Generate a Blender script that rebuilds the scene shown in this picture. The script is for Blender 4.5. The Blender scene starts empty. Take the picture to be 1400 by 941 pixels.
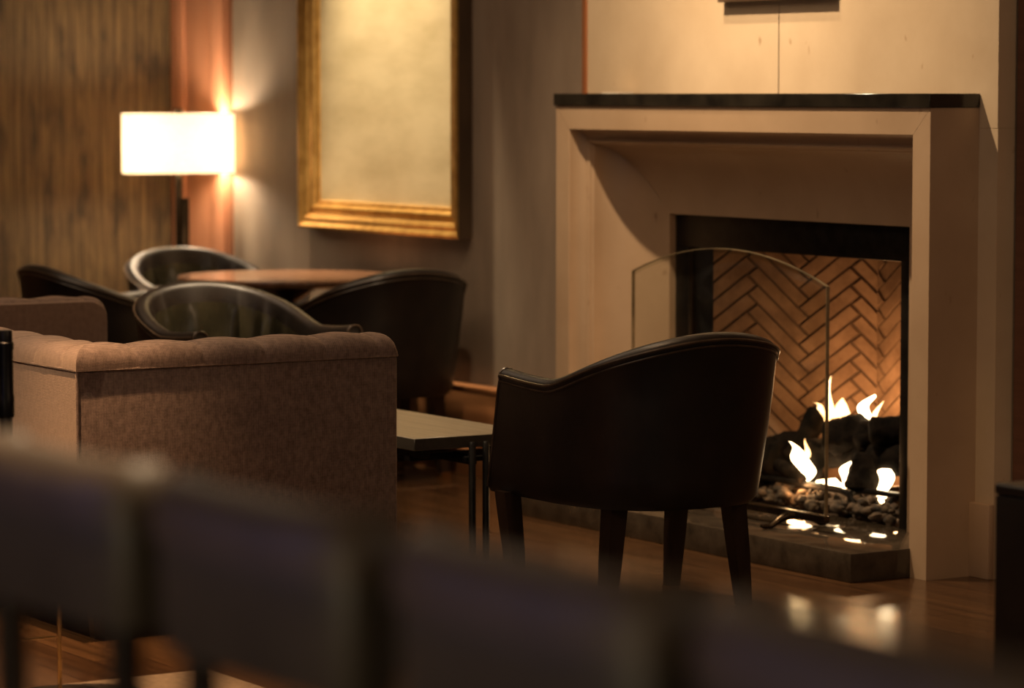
import bpy, bmesh, math, random
from mathutils import Vector, Matrix, noise
random.seed(7)
S = bpy.context.scene
C = S.collection
PI = math.pi

# ---------------------------------------------------------------- helpers
def finish(name, bm, mat, parent=None, smooth=True, angle=40):
    bmesh.ops.recalc_face_normals(bm, faces=bm.faces[:])
    me = bpy.data.meshes.new(name)
    if smooth:
        a = math.radians(angle)
        for f in bm.faces: f.smooth = True
        for e in bm.edges:
            if len(e.link_faces) == 2 and e.calc_face_angle(0) > a: e.smooth = False
    bm.to_mesh(me); bm.free()
    o = bpy.data.objects.new(name, me); C.objects.link(o)
    if mat: me.materials.append(mat)
    if parent: o.parent = parent
    return o
def thing(name, label, cat, loc=(0, 0, 0), rz=0, group=None):
    o = bpy.data.objects.new(name, None); C.objects.link(o)
    o.location = loc; o.rotation_euler = (0, 0, rz); o.empty_display_size = .1
    return tag(o, label, cat, group)
def tag(o, label, cat, group=None, kind=None):
    o['label'] = label; o['category'] = cat
    if group: o['group'] = group
    if kind: o['kind'] = kind
    return o
def struct(o, label=None, cat=None):
    o['kind'] = 'structure'
    if label: o['label'] = label
    if cat: o['category'] = cat
    return o
def copy_tree(o, parent=None):
    c = o.copy(); C.objects.link(c)
    if parent: c.parent = parent
    for ch in list(o.children): copy_tree(ch, c)
    return c
def box(bm, lo, hi, bev=0, seg=2, M=None):
    lo = Vector(lo); hi = Vector(hi)
    r = bmesh.ops.create_cube(bm, size=1)
    vs = r['verts']
    for v in vs:
        v.co = Vector(((lo[i] + hi[i]) / 2 + v.co[i] * (hi[i] - lo[i]) for i in range(3)))
    if bev:
        es = {e for v in vs for e in v.link_edges}
        rr = bmesh.ops.bevel(bm, geom=list(es), offset=bev, segments=seg, profile=.5, affect='EDGES')
        vs = list({v for f in rr['faces'] for v in f.verts} | {v for v in vs if v.is_valid})
    if M is not None:
        for v in vs:
            if v.is_valid: v.co = M @ v.co
    return vs
def rings(bm, rs, closed=True, cap=True):
    """rs: list of rings of points; closed: each ring is a loop"""
    V = [[bm.verts.new(p) for p in r] for r in rs]
    n = len(V[0])
    for a, b in zip(V, V[1:]):
        for i in range(n if closed else n - 1):
            j = (i + 1) % n
            bm.faces.new((a[i], a[j], b[j], b[i]))
    if cap and closed:
        bm.faces.new(V[0][::-1]); bm.faces.new(V[-1])
    return V
def tube(bm, pts, r, seg=10):
    pts = [Vector(p) for p in pts]
    rr = r if isinstance(r, (list, tuple)) else [r] * len(pts)
    out = []; up = None
    for i, p in enumerate(pts):
        t = (pts[min(i + 1, len(pts) - 1)] - pts[max(i - 1, 0)]).normalized()
        if up is None: up = t.orthogonal().normalized()
        up = (up - t * up.dot(t)).normalized()
        s = t.cross(up)
        out.append([p + (up * math.cos(2 * PI * k / seg) + s * math.sin(2 * PI * k / seg)) * rr[i] for k in range(seg)])
    rings(bm, out)
def lathe(bm, prof, c=(0, 0, 0), seg=32):
    c = Vector(c)
    rings(bm, [[c + Vector((max(r, 1e-4) * math.cos(2 * PI * k / seg), max(r, 1e-4) * math.sin(2 * PI * k / seg), z)) for k in range(seg)] for r, z in prof])
def prism(bm, poly, z0, z1):
    rings(bm, [[Vector((x, y, z)) for x, y in poly] for z in (z0, z1)])

# ---------------------------------------------------------------- materials
def mat(name, col, rough=.5, metal=0, spec=.5, build=None):
    m = bpy.data.materials.new(name); m.use_nodes = True
    nt = m.node_tree; b = nt.nodes['Principled BSDF']
    b.inputs['Base Color'].default_value = (*col, 1)
    b.inputs['Roughness'].default_value = rough
    b.inputs['Metallic'].default_value = metal
    b.inputs['Specular IOR Level'].default_value = spec
    if build: build(nt, b)
    return m
def N(nt, t, **kw):
    n = nt.nodes.new(t)
    for k, v in kw.items():
        if k in n.inputs: n.inputs[k].default_value = v
        else: setattr(n, k, v)
    return n
def coords(nt, scale=(1, 1, 1), rot=(0, 0, 0)):
    tc = N(nt, 'ShaderNodeTexCoord'); mp = N(nt, 'ShaderNodeMapping')
    mp.inputs['Scale'].default_value = scale; mp.inputs['Rotation'].default_value = rot
    nt.links.new(tc.outputs['Object'], mp.inputs['Vector'])
    return mp.outputs['Vector']
def ramp(nt, fac, stops):
    r = N(nt, 'ShaderNodeValToRGB'); e = r.color_ramp.elements
    while len(e) < len(stops): e.new(.5)
    for x, (p, c) in zip(e, stops): x.position = p; x.color = (*c, 1)
    nt.links.new(fac, r.inputs['Fac']); return r.outputs['Color']
def bump(nt, b, h, strength, dist=.01):
    n = N(nt, 'ShaderNodeBump', Strength=strength, Distance=dist)
    nt.links.new(h, n.inputs['Height']); nt.links.new(n.outputs['Normal'], b.inputs['Normal'])
def noisy(c1, c2, scale=(4, 4, 4), detail=5, bs=0, bd=.005, lo=.35, hi=.65, fine=None):
    def f(nt, b):
        n = N(nt, 'ShaderNodeTexNoise', Scale=1.0, Detail=float(detail), Roughness=.6)
        nt.links.new(coords(nt, scale), n.inputs['Vector'])
        nt.links.new(ramp(nt, n.outputs['Fac'], [(lo, c1), (hi, c2)]), b.inputs['Base Color'])
        if bs:
            src = n.outputs['Fac']
            if fine:
                n2 = N(nt, 'ShaderNodeTexNoise', Scale=1.0, Detail=3.0)
                nt.links.new(coords(nt, fine), n2.inputs['Vector']); src = n2.outputs['Fac']
            bump(nt, b, src, bs, bd)
    return f
def stone_nodes(c1, c2, c3):
    def f(nt, b):
        v = coords(nt, (1, 1, 1))
        n = N(nt, 'ShaderNodeTexNoise', Scale=2.2, Detail=6.0, Roughness=.6); nt.links.new(v, n.inputs['Vector'])
        base = ramp(nt, n.outputs['Fac'], [(.3, c1), (.7, c2)])
        n2 = N(nt, 'ShaderNodeTexNoise', Scale=26.0, Detail=3.0, Roughness=.5); nt.links.new(coords(nt, (1, 1, .45)), n2.inputs['Vector'])
        pit = ramp(nt, n2.outputs['Fac'], [(.7, (0, 0, 0)), (.77, (1, 1, 1))])
        mx = N(nt, 'ShaderNodeMix', data_type='RGBA')
        nt.links.new(pit, mx.inputs['Factor']); nt.links.new(base, mx.inputs['A']); mx.inputs['B'].default_value = (*c3, 1)
        nt.links.new(mx.outputs['Result'], b.inputs['Base Color'])
        bump(nt, b, n2.outputs['Fac'], .12, .003)
    return f
def wood_nodes(c1, c2, scale, bs=.15):
    def f(nt, b):
        n = N(nt, 'ShaderNodeTexNoise', Scale=1.0, Detail=6.0, Roughness=.65, Distortion=.4)
        nt.links.new(coords(nt, scale), n.inputs['Vector'])
        nt.links.new(ramp(nt, n.outputs['Fac'], [(.3, c1), (.7, c2)]), b.inputs['Base Color'])
        bump(nt, b, n.outputs['Fac'], bs, .002)
    return f
def floor_nodes(nt, b):
    v = coords(nt, (1, 1, 1))
    br = N(nt, 'ShaderNodeTexBrick', offset=.37, squash=1.0)
    br.inputs['Scale'].default_value = 1.0; br.inputs['Brick Width'].default_value = 1.5; br.inputs['Row Height'].default_value = .13
    br.inputs['Mortar Size'].default_value = .0018; br.inputs['Mortar Smooth'].default_value = .2; br.inputs['Bias'].default_value = 0
    br.inputs['Color1'].default_value = (.050, .024, .011, 1); br.inputs['Color2'].default_value = (.085, .042, .018, 1); br.inputs['Mortar'].default_value = (.012, .006, .004, 1)
    nt.links.new(v, br.inputs['Vector'])
    n = N(nt, 'ShaderNodeTexNoise', Scale=1.0, Detail=6.0, Roughness=.6); nt.links.new(coords(nt, (2.2, 30, 1)), n.inputs['Vector'])
    g = ramp(nt, n.outputs['Fac'], [(.3, (.55, .55, .55)), (.7, (1.25, 1.2, 1.15))])
    mx = N(nt, 'ShaderNodeMix', data_type='RGBA', blend_type='MULTIPLY'); mx.inputs['Factor'].default_value = 1
    nt.links.new(br.outputs['Color'], mx.inputs['A']); nt.links.new(g, mx.inputs['B']); nt.links.new(mx.outputs['Result'], b.inputs['Base Color'])
    n3 = N(nt, 'ShaderNodeTexNoise', Scale=1.0, Detail=2.0); nt.links.new(coords(nt, (5, 12, 1)), n3.inputs['Vector'])
    ad = N(nt, 'ShaderNodeMath', operation='MULTIPLY_ADD'); nt.links.new(br.outputs['Fac'], ad.inputs[0]); ad.inputs[1].default_value = -.6
    nt.links.new(n3.outputs['Fac'], ad.inputs[2])
    bump(nt, b, ad.outputs[0], .15, .003)
    n4 = N(nt, 'ShaderNodeMapRange'); nt.links.new(n3.outputs['Fac'], n4.inputs['Value'])
    n4.inputs['To Min'].default_value = .14; n4.inputs['To Max'].default_value = .26
    nt.links.new(n4.outputs['Result'], b.inputs['Roughness'])
def reed_nodes(nt, b):
    n = N(nt, 'ShaderNodeTexNoise', Scale=1.0, Detail=4.0, Roughness=.7); nt.links.new(coords(nt, (125, 125, 2.6)), n.inputs['Vector'])
    c = ramp(nt, n.outputs['Fac'], [(.34, (.030, .017, .007)), (.5, (.135, .083, .033)), (.70, (.23, .150, .062))])
    n2 = N(nt, 'ShaderNodeTexNoise', Scale=1.0, Detail=3.0); nt.links.new(coords(nt, (14, 14, 5)), n2.inputs['Vector'])
    d = ramp(nt, n2.outputs['Fac'], [(.33, (.45, .42, .4)), (.5, (1, 1, 1))])
    mx = N(nt, 'ShaderNodeMix', data_type='RGBA', blend_type='MULTIPLY'); mx.inputs['Factor'].default_value = 1
    nt.links.new(c, mx.inputs['A']); nt.links.new(d, mx.inputs['B']); nt.links.new(mx.outputs['Result'], b.inputs['Base Color'])
    bump(nt, b, n.outputs['Fac'], .6, .01)
def weave_nodes(c1, c2, sc=850):
    def f(nt, b):
        v = coords(nt, (sc, sc, sc))
        sx = N(nt, 'ShaderNodeSeparateXYZ'); nt.links.new(v, sx.inputs[0])
        a = N(nt, 'ShaderNodeMath', operation='ADD'); nt.links.new(sx.outputs['X'], a.inputs[0]); nt.links.new(sx.outputs['Y'], a.inputs[1])
        p = N(nt, 'ShaderNodeMath', operation='ADD'); nt.links.new(a.outputs[0], p.inputs[0]); nt.links.new(sx.outputs['Z'], p.inputs[1])
        q = N(nt, 'ShaderNodeMath', operation='SUBTRACT'); nt.links.new(a.outputs[0], q.inputs[0]); nt.links.new(sx.outputs['Z'], q.inputs[1])
        s1 = N(nt, 'ShaderNodeMath', operation='SINE'); nt.links.new(p.outputs[0], s1.inputs[0])
        s2 = N(nt, 'ShaderNodeMath', operation='SINE'); nt.links.new(q.outputs[0], s2.inputs[0])
        m = N(nt, 'ShaderNodeMath', operation='MULTIPLY'); nt.links.new(s1.outputs[0], m.inputs[0]); nt.links.new(s2.outputs[0], m.inputs[1])
        n = N(nt, 'ShaderNodeTexNoise', Scale=1.0, Detail=5.0, Roughness=.7); nt.links.new(coords(nt, (70, 70, 50)), n.inputs['Vector'])
        ad = N(nt, 'ShaderNodeMath', operation='MULTIPLY_ADD'); nt.links.new(m.outputs[0], ad.inputs[0]); ad.inputs[1].default_value = .30; nt.links.new(n.outputs['Fac'], ad.inputs[2])
        nt.links.new(ramp(nt, ad.outputs[0], [(.15, c1), (.85, c2)]), b.inputs['Base Color'])
        bump(nt, b, ad.outputs[0], .35, .002)
        b.inputs['Sheen Weight'].default_value = .35; b.inputs['Sheen Roughness'].default_value = .5
        b.inputs['Sheen Tint'].default_value = (.9, .65, .45, 1)
    return f

M = {}
M['stone'] = mat('limestone', (.5, .38, .26), .42, build=stone_nodes((.335, .225, .135), (.43, .30, .19), (.24, .15, .085)))
M['panel'] = mat('pale stone panel', (.5, .4, .28), .45, build=stone_nodes((.46, .34, .215), (.58, .45, .30), (.36, .23, .13)))
M['darkstone'] = mat('black polished stone', (.012, .010, .008), .14, build=noisy((.008, .007, .006), (.022, .018, .013), (9, 9, 9)))
M['hearth'] = mat('polished brown hearth stone', (.05, .04, .03), .07, build=noisy((.030, .022, .015), (.065, .048, .032), (14, 14, 14), 7))
M['floor'] = mat('dark plank floor', (.06, .03, .015), .25, build=floor_nodes)
M['wall'] = mat('taupe wall cloth', (.25, .19, .14), .75, build=noisy((.20, .145, .100), (.275, .205, .145), (5, 5, 1.5), 6, .1, .004, fine=(220, 220, 30)))
M['ceiling'] = mat('ceiling plaster', (.35, .27, .19), .9, build=noisy((.32, .25, .18), (.38, .3, .21), (3, 3, 3)))
M['reed'] = mat('reed wallcovering', (.2, .12, .05), .6, build=reed_nodes)
M['cherry'] = mat('orange lacquered wood', (.42, .13, .05), .38, build=wood_nodes((.44, .185, .095), (.54, .24, .13), (14, 14, .8)))
M['redwood'] = mat('red brown veneer', (.16, .04, .02), .4, build=wood_nodes((.10, .042, .024), (.15, .064, .036), (3, 3, 60)))
M['skirt'] = mat('brown skirting wood', (.2, .08, .03), .28, build=wood_nodes((.15, .06, .022), (.24, .10, .04), (1.2, 30, 30)))
M['copper'] = mat('copper trim', (.6, .25, .1), .3, .6, build=noisy((.45, .17, .07), (.62, .26, .11), (6, 6, 1)))
M['brick'] = mat('fire brick', (.4, .22, .12), .85, build=noisy((.15, .085, .045), (.27, .165, .095), (11, 11, 11), 6, .3, .004, fine=(70, 70, 70)))
M['mortar'] = mat('sooty mortar', (.07, .04, .025), .95, build=noisy((.05, .03, .018), (.10, .06, .035), (20, 20, 20)))
M['blackmetal'] = mat('blackened steel', (.012, .011, .010), .38, .7, build=noisy((.009, .008, .008), (.02, .018, .016), (20, 20, 20)))
M['bronze'] = mat('dark bronze', (.05, .035, .02), .22, .9, build=noisy((.035, .024, .014), (.075, .052, .03), (15, 15, 15)))
M['brass'] = mat('brass', (.7, .48, .22), .25, 1, build=noisy((.6, .4, .17), (.78, .54, .26), (30, 30, 30)))
M['gold'] = mat('gilt moulding', (.62, .36, .10), .33, .75, build=noisy((.48, .26, .065), (.72, .43, .13), (16, 16, 16), 5, .15, .003))
M['gilt_side'] = mat('dark bole frame side', (.09, .055, .03), .5, build=noisy((.07, .042, .022), (.11, .068, .036), (9, 9, 3)))
M['linen'] = mat('aged canvas', (.6, .5, .32), .6, build=noisy((.40, .315, .17), (.58, .475, .29), (2.2, 2.2, 6), 8, .12, .003, .25, .6))
M['leather'] = mat('black brown leather', (.012, .008, .006), .42, build=noisy((.006, .004, .003), (.013, .008, .0055), (10, 10, 10), 4, .12, .002, fine=(160, 160, 160)))
M['leather_in'] = mat('black green leather', (.02, .018, .010), .22, build=noisy((.016, .014, .008), (.032, .027, .015), (8, 8, 8), 4, .1, .002, fine=(160, 160, 160)))
M['piping'] = mat('worn leather piping', (.05, .032, .02), .3, build=noisy((.035, .022, .014), (.075, .05, .032), (30, 30, 30)))
M['darkwood'] = mat('dark stained wood', (.02, .010, .006), .3, build=wood_nodes((.014, .008, .005), (.032, .017, .010), (30, 30, 3)))
M['tabletop'] = mat('polished walnut top', (.2, .09, .04), .16, build=wood_nodes((.07, .032, .017), (.14, .07, .038), (3, 30, 3)))
M['greywood'] = mat('grey oak top', (.13, .10, .065), .42, build=wood_nodes((.10, .078, .050), (.19, .15, .10), (3, 40, 40)))
M['edgewood'] = mat('dark grey oak edge', (.03, .026, .02), .5, build=wood_nodes((.024, .02, .015), (.045, .037, .027), (3, 40, 40)))
M['tweed'] = mat('brown tweed upholstery', (.15, .08, .05), .85, spec=.2, build=weave_nodes((.050, .032, .026), (.26, .175, .138)))
M['lit_tweed'] = mat('brown velvet upholstery', (.2, .11, .07), .8, spec=.2, build=weave_nodes((.12, .078, .060), (.25, .170, .130), 850))  # same tweed made lighter: light falling on the sofa back put into colour
M['rug'] = mat('beige rug', (.4, .3, .2), .95, build=noisy((.13, .085, .05), (.19, .13, .08), (60, 60, 60), 4, .4, .004))
M['card'] = mat('white card', (.7, .62, .5), .6, build=noisy((.66, .58, .46), (.74, .66, .54), (20, 20, 20)))
M['log'] = mat('charred log', (.01, .008, .006), .95, spec=.08, build=noisy((.002, .0016, .0012), (.010, .007, .005), (25, 25, 25), 6, .7, .01))
M['rock'] = mat('lava rock', (.05, .035, .022), .85, build=noisy((.010, .007, .005), (.11, .07, .04), (34, 34, 34), 8, .9, .008))
M['stool'] = mat('dark stool leather', (.03, .022, .016), .45, build=noisy((.055, .043, .030), (.085, .066, .046), (6, 6, 6)))
M['stooltop_lit'] = mat('lit stool top rail', (.09, .06, .035), .5, build=noisy((.07, .047, .028), (.11, .074, .043), (6, 6, 6)))  # lighter brown than the backrest, overhead light on the tops painted in
def glass_nodes(tint, rim):
    def f(nt, b):
        nt.nodes.remove(b); out = nt.nodes['Material Output']
        t = N(nt, 'ShaderNodeBsdfTransparent'); t.inputs['Color'].default_value = (*tint, 1)
        g = N(nt, 'ShaderNodeBsdfGlossy'); g.inputs['Roughness'].default_value = .02
        fr = N(nt, 'ShaderNodeFresnel', IOR=1.5); mx = N(nt, 'ShaderNodeMixShader')
        ge = N(nt, 'ShaderNodeNewGeometry'); inv = N(nt, 'ShaderNodeMath', operation='SUBTRACT'); inv.inputs[0].default_value = 1
        nt.links.new(ge.outputs['Backfacing'], inv.inputs[1]); mu = N(nt, 'ShaderNodeMath', operation='MULTIPLY')
        nt.links.new(fr.outputs[0], mu.inputs[0]); nt.links.new(inv.outputs[0], mu.inputs[1]); nt.links.new(mu.outputs[0], mx.inputs[0]); nt.links.new(t.outputs[0], mx.inputs[1]); nt.links.new(g.outputs[0], mx.inputs[2])
        nt.links.new(mx.outputs[0], out.inputs['Surface'])
    return f
M['glass'] = mat('clear glass', (1, 1, 1), build=glass_nodes((.93, .94, .92), 0))
M['glass_highlight'] = mat('glass edge highlight', (.35, .25, .13), .25, build=noisy((.08, .06, .035), (.2, .15, .085), (4, 4, 12)))  # brownish highlight along the pane's rim put into the colour
M['violet_glint'] = mat('violet lit glass', (.25, .2, .5), .15, build=noisy((.2, .15, .42), (.3, .25, .55), (9, 9, 9)))  # violet light on the dish put into its base colour
def emit(name, stops, strength, axis_scale=(1, 1, 1), mixer=None):
    m = bpy.data.materials.new(name); m.use_nodes = True; nt = m.node_tree
    nt.nodes.remove(nt.nodes['Principled BSDF']); out = nt.nodes['Material Output']
    e = N(nt, 'ShaderNodeEmission', Strength=strength)
    n = N(nt, 'ShaderNodeTexNoise', Scale=1.0, Detail=3.0); nt.links.new(coords(nt, axis_scale), n.inputs['Vector'])
    nt.links.new(ramp(nt, n.outputs['Fac'], stops), e.inputs['Color'])
    nt.links.new(e.outputs[0], out.inputs['Surface']); return m
M['flame'] = emit('flame', [(.3, (1, .42, .12)), (.6, (1, .62, .28))], 7, (14, 14, 9))
M['flamehot'] = emit('hot flame', [(.3, (1, .60, .27)), (.6, (1, .74, .42))], 14, (14, 14, 9))
M['bulb'] = emit('bulb', [(.3, (1, .75, .45)), (.6, (1, .78, .5))], 30)
def shade_nodes(nt, b):
    nt.nodes.remove(b); out = nt.nodes['Material Output']
    n = N(nt, 'ShaderNodeTexNoise', Scale=1.0, Detail=2.0); nt.links.new(coords(nt, (90, 90, 90)), n.inputs['Vector'])
    c = ramp(nt, n.outputs['Fac'], [(.3, (.80, .70, .55)), (.7, (.86, .77, .62))])
    d = N(nt, 'ShaderNodeBsdfDiffuse'); t = N(nt, 'ShaderNodeBsdfTranslucent'); mx = N(nt, 'ShaderNodeMixShader'); mx.inputs[0].default_value = .55
    nt.links.new(c, d.inputs['Color']); nt.links.new(c, t.inputs['Color'])
    nt.links.new(d.outputs[0], mx.inputs[1]); nt.links.new(t.outputs[0], mx.inputs[2]); e_ = N(nt, 'ShaderNodeEmission', Strength=.5); e_.inputs['Color'].default_value = (1, .84, .66, 1); ad = N(nt, 'ShaderNodeAddShader')
    nt.links.new(mx.outputs[0], ad.inputs[0]); nt.links.new(e_.outputs[0], ad.inputs[1]); nt.links.new(ad.outputs[0], out.inputs['Surface'])
M['shade'] = mat('lamp shade cloth', (.8, .7, .55), build=shade_nodes)

# ---------------------------------------------------------------- the room
WB = .27; CZ = 3.6
def slab(name, lo, hi, m, bev=0):
    bm = bmesh.new(); box(bm, lo, hi, bev); return finish(name, bm, m)
struct(slab('floor', (-4.6, -8, -.1), (10, .5, 0), M['floor']))
struct(slab('ceiling', (-4.6, -8, CZ), (10, .5, CZ + .1), M['ceiling']))
struct(slab('wall_back', (-4.42, WB, 0), (-1.06, WB + .12, CZ), M['wall']))
struct(slab('wall_left', (-4.54, -8, 0), (-4.42, WB + .12, CZ), M['reed']))
struct(slab('wall_front', (-4.42, -8.1, 0), (10, -8, CZ), M['wall']))
struct(slab('wall_right', (1.08, .24, 0), (10, .4, CZ), M['redwood']))
struct(slab('wall_east', (9.9, -8, 0), (10, .24, CZ), M['wall']))
bm = bmesh.new()      # chimney breast: two big stone slabs with an open joint, cut out for the fire opening
for x0, x1 in ((-1.07, .018), (.0205, 1.068)): box(bm, (x0, .18, 1.30), (x1, .40, CZ), .0015, 1)
box(bm, (-1.07, .18, 0), (-.83, .40, 1.30)); box(bm, (.83, .18, 0), (1.068, .40, 1.30)); box(bm, (-.83, .27, 0), (-.70, .40, 1.30)); box(bm, (.70, .27, 0), (.83, .40, 1.30))
struct(finish('wall_chimney', bm, M['panel']))
struct(slab('trim_1', (-1.092, .172, 0), (-1.07, .27, CZ), M['copper'], .002))
bm = bmesh.new()      # orange lacquered panel in the far corner with two raised stiles
box(bm, (-4.42, .245, 0), (-3.888, .27, CZ)); box(bm, (-4.40, .232, 0), (-4.28, .246, CZ), .004); box(bm, (-4.03, .232, 0), (-3.9, .246, CZ), .004)
struct(finish('trim_2', bm, M['cherry']))
struct(slab('trim_3', (.96, .158, 0), (1.072, .18, .217), M['stone'], .003))
bm = bmesh.new()      # tall skirting with a moulded top ledge
box(bm, (-3.888, .235, 0), (-1.092, .27, .31), .003); box(bm, (-3.888, .215, .305), (-1.092, .27, .335), .008, 3); box(bm, (-3.888, .222, 0), (-1.092, .27, .10), .004)
struct(finish('baseboard_back', bm, M['skirt']))
struct(slab('baseboard_left', (-4.42, -8, 0), (-4.385, .245, .33), M['skirt'], .004))
struct(slab('glare_strip', (.545, -6, -.005), (.565, -2.53, .002), M['brass']))  # strip added to draw a streak of glare on the boards

# ---------------------------------------------------------------- fireplace
fp = thing('fireplace', 'pale stone fireplace with black mantel shelf, deep coved surround and herringbone firebox', 'fireplace', (0, 0, 0))
prof = [(0, .18), (0, 0), (.078, 0), (.080, .002), (.080, .016), (.084, .034), (.092, .047), (.102, .054), (.110, .056), (.114, .052), (.119, .050), (.124, .054), (.126, .062), (.131, .066), (.132, .076)]
for k in range(1, 17):
    t = k / 16 * PI / 2
    prof.append((.132 + .225 * (1 - math.cos(t)), .076 + .141 * math.sin(t)))
prof += [(.357, .252), (.357, .30)]
TOP = 1.36
def prof_ring(kind, z=None):
    out = []
    for w, d in prof:
        if kind == 0: out.append(Vector((-.985 + w, d, 0)))
        if kind == 1: out.append(Vector((-.985 + w, d, TOP - w)))
        if kind == 2: out.append(Vector((.985 - w, d, TOP - w)))
        if kind == 3: out.append(Vector((.985 - w, d, 0)))
    return out
def surround(bm, a, b):
    A, B = prof_ring(a), prof_ring(b)
    if a == 0: B = [p + Vector((0, 0, -.0011)) for p in B]
    if a == 2: A = [p + Vector((0, 0, -.0011)) for p in A]
    rings(bm, [A, B], closed=False)
bm = bmesh.new(); surround(bm, 0, 1); finish('left_jamb', bm, M['stone'], fp, angle=25)
bm = bmesh.new(); surround(bm, 1, 2); finish('lintel', bm, M['stone'], fp, angle=25)
bm = bmesh.new(); surround(bm, 2, 3); finish('right_jamb', bm, M['stone'], fp, angle=25)
bm = bmesh.new(); box(bm, (-.992, -.007, TOP), (.990, .179, 1.4), .0015, 1); finish('mantel_shelf', bm, M['darkstone'], fp)
bm = bmesh.new()
box(bm, (-.912, -.217, 0), (.912, .26, .085), .003, 2); finish('hearth', bm, M['hearth'], fp)
bm = bmesh.new()
box(bm, (-.60, .26, 0), (.60, .80, .075)); finish('firebox_floor', bm, M['mortar'], fp)
bm = bmesh.new()
box(bm, (-.64, .243, .895), (.64, .27, 1.03), .002); box(bm, (-.64, .243, .075), (-.556, .262, .9), .002); box(bm, (.556, .243, .075), (.64, .262, .9), .002)
for s in (-1, 1):
    prism(bm, [(s * .615, .262), (s * .544, .334), (s * .556, .346), (s * .627, .274)], .075, 1.03)
finish('steel_frame', bm, M['blackmetal'], fp)
def herring(width, height, phase):
    """bricks of a herringbone field, as polygons clipped to width x height, in wall coordinates u, z"""
    n = 5; W = .0436; gap = .0062; th = math.radians(45)
    polys = []
    for r in range(-60, 60):
        for m_ in range(-14, 14):
            for kind in (0, 1):
                if kind == 0: x0, y0, x1, y1 = r + 2 * n * m_, r, r + 2 * n * m_ + n, r + 1
                else: x0, x1 = r, r + 1; y0 = r - 2 * n + 1 + 2 * n * m_; y1 = y0 + n
                q = []
                for x, y in ((x0, y0), (x1, y0), (x1, y1), (x0, y1)):
                    xx = x * W + (gap / 2 if x == x0 else -gap / 2); yy = y * W + (gap / 2 if y == y0 else -gap / 2)
                    a = xx * math.cos(th) - yy * math.sin(th); b = xx * math.sin(th) + yy * math.cos(th)
                    q.append((a * 1.12 + phase, b - .10 * a + .4))
                polys.append(q)
    def clip(q, f):
        o = []
        for i in range(len(q)):
            a, b = q[i], q[(i + 1) % len(q)]; fa, fb = f(a), f(b)
            if fa >= 0: o.append(a)
            if (fa >= 0) != (fb >= 0):
                t = fa / (fa - fb); o.append((a[0] + (b[0] - a[0]) * t, a[1] + (b[1] - a[1]) * t))
        return o
    res = []
    for q in polys:
        if max(p[0] for p in q) < 0 or min(p[0] for p in q) > width or max(p[1] for p in q) < 0 or min(p[1] for p in q) > height: continue
        for f in (lambda p: p[0], lambda p: width - p[0], lambda p: p[1], lambda p: height - p[1]):
            q = clip(q, f)
            if len(q) < 3: break
        if len(q) >= 3: res.append(q)
    return res
def brick_wall(name, p0, p1, phase):
    p0 = Vector(p0); p1 = Vector(p1); L = (p1 - p0).length; u = (p1 - p0) / L
    nrm = Vector((u.y, -u.x, 0))           # towards the room
    bm = bmesh.new()
    prism(bm, [tuple((p0)[:2]), tuple((p1)[:2]), tuple((p1 - nrm * .03)[:2]), tuple((p0 - nrm * .03)[:2])], .075, 1.25)
    w = finish(name, bm, M['mortar'], fp)
    bm = bmesh.new()
    for q in herring(L, 1.17, phase):
        j = random.uniform(.0025, .006); c = (sum(a for a, b in q) / len(q), sum(b for a, b in q) / len(q))
        lo = [p0 + u * a + Vector((0, 0, .078 + b)) for a, b in q]
        hi = []
        for a, b in q:
            d = math.hypot(a - c[0], b - c[1]) + 1e-6; k = max(0, 1 - .004 / d)
            hi.append(p0 + u * (c[0] + (a - c[0]) * k) + Vector((0, 0, .078 + c[1] + (b - c[1]) * k)) + nrm * (j + .003))
        A = [bm.verts.new(p) for p in lo]; B = [bm.verts.new(p) for p in hi]
        for i in range(len(q)):
            k = (i + 1) % len(q); bm.faces.new((A[i], A[k], B[k], B[i]))
        bm.faces.new(B)
    o = finish('herringbone_bricks', bm, M['brick'], w, smooth=False)
    return w
brick_wall('left_firebrick_wall', (-.547, .337, 0), (-.15, .72, 0), .125 + .1726 + .024)
brick_wall('back_firebrick_wall', (-.15, .72, 0), (.15, .72, 0), .04)
brick_wall('right_firebrick_wall', (.15, .72, 0), (.547, .337, 0), .11)
bm = bmesh.new(); box(bm, (-.68, .26, 1.25), (.68, .80, 1.28)); finish('smoke_shelf', bm, M['blackmetal'], fp)

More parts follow.
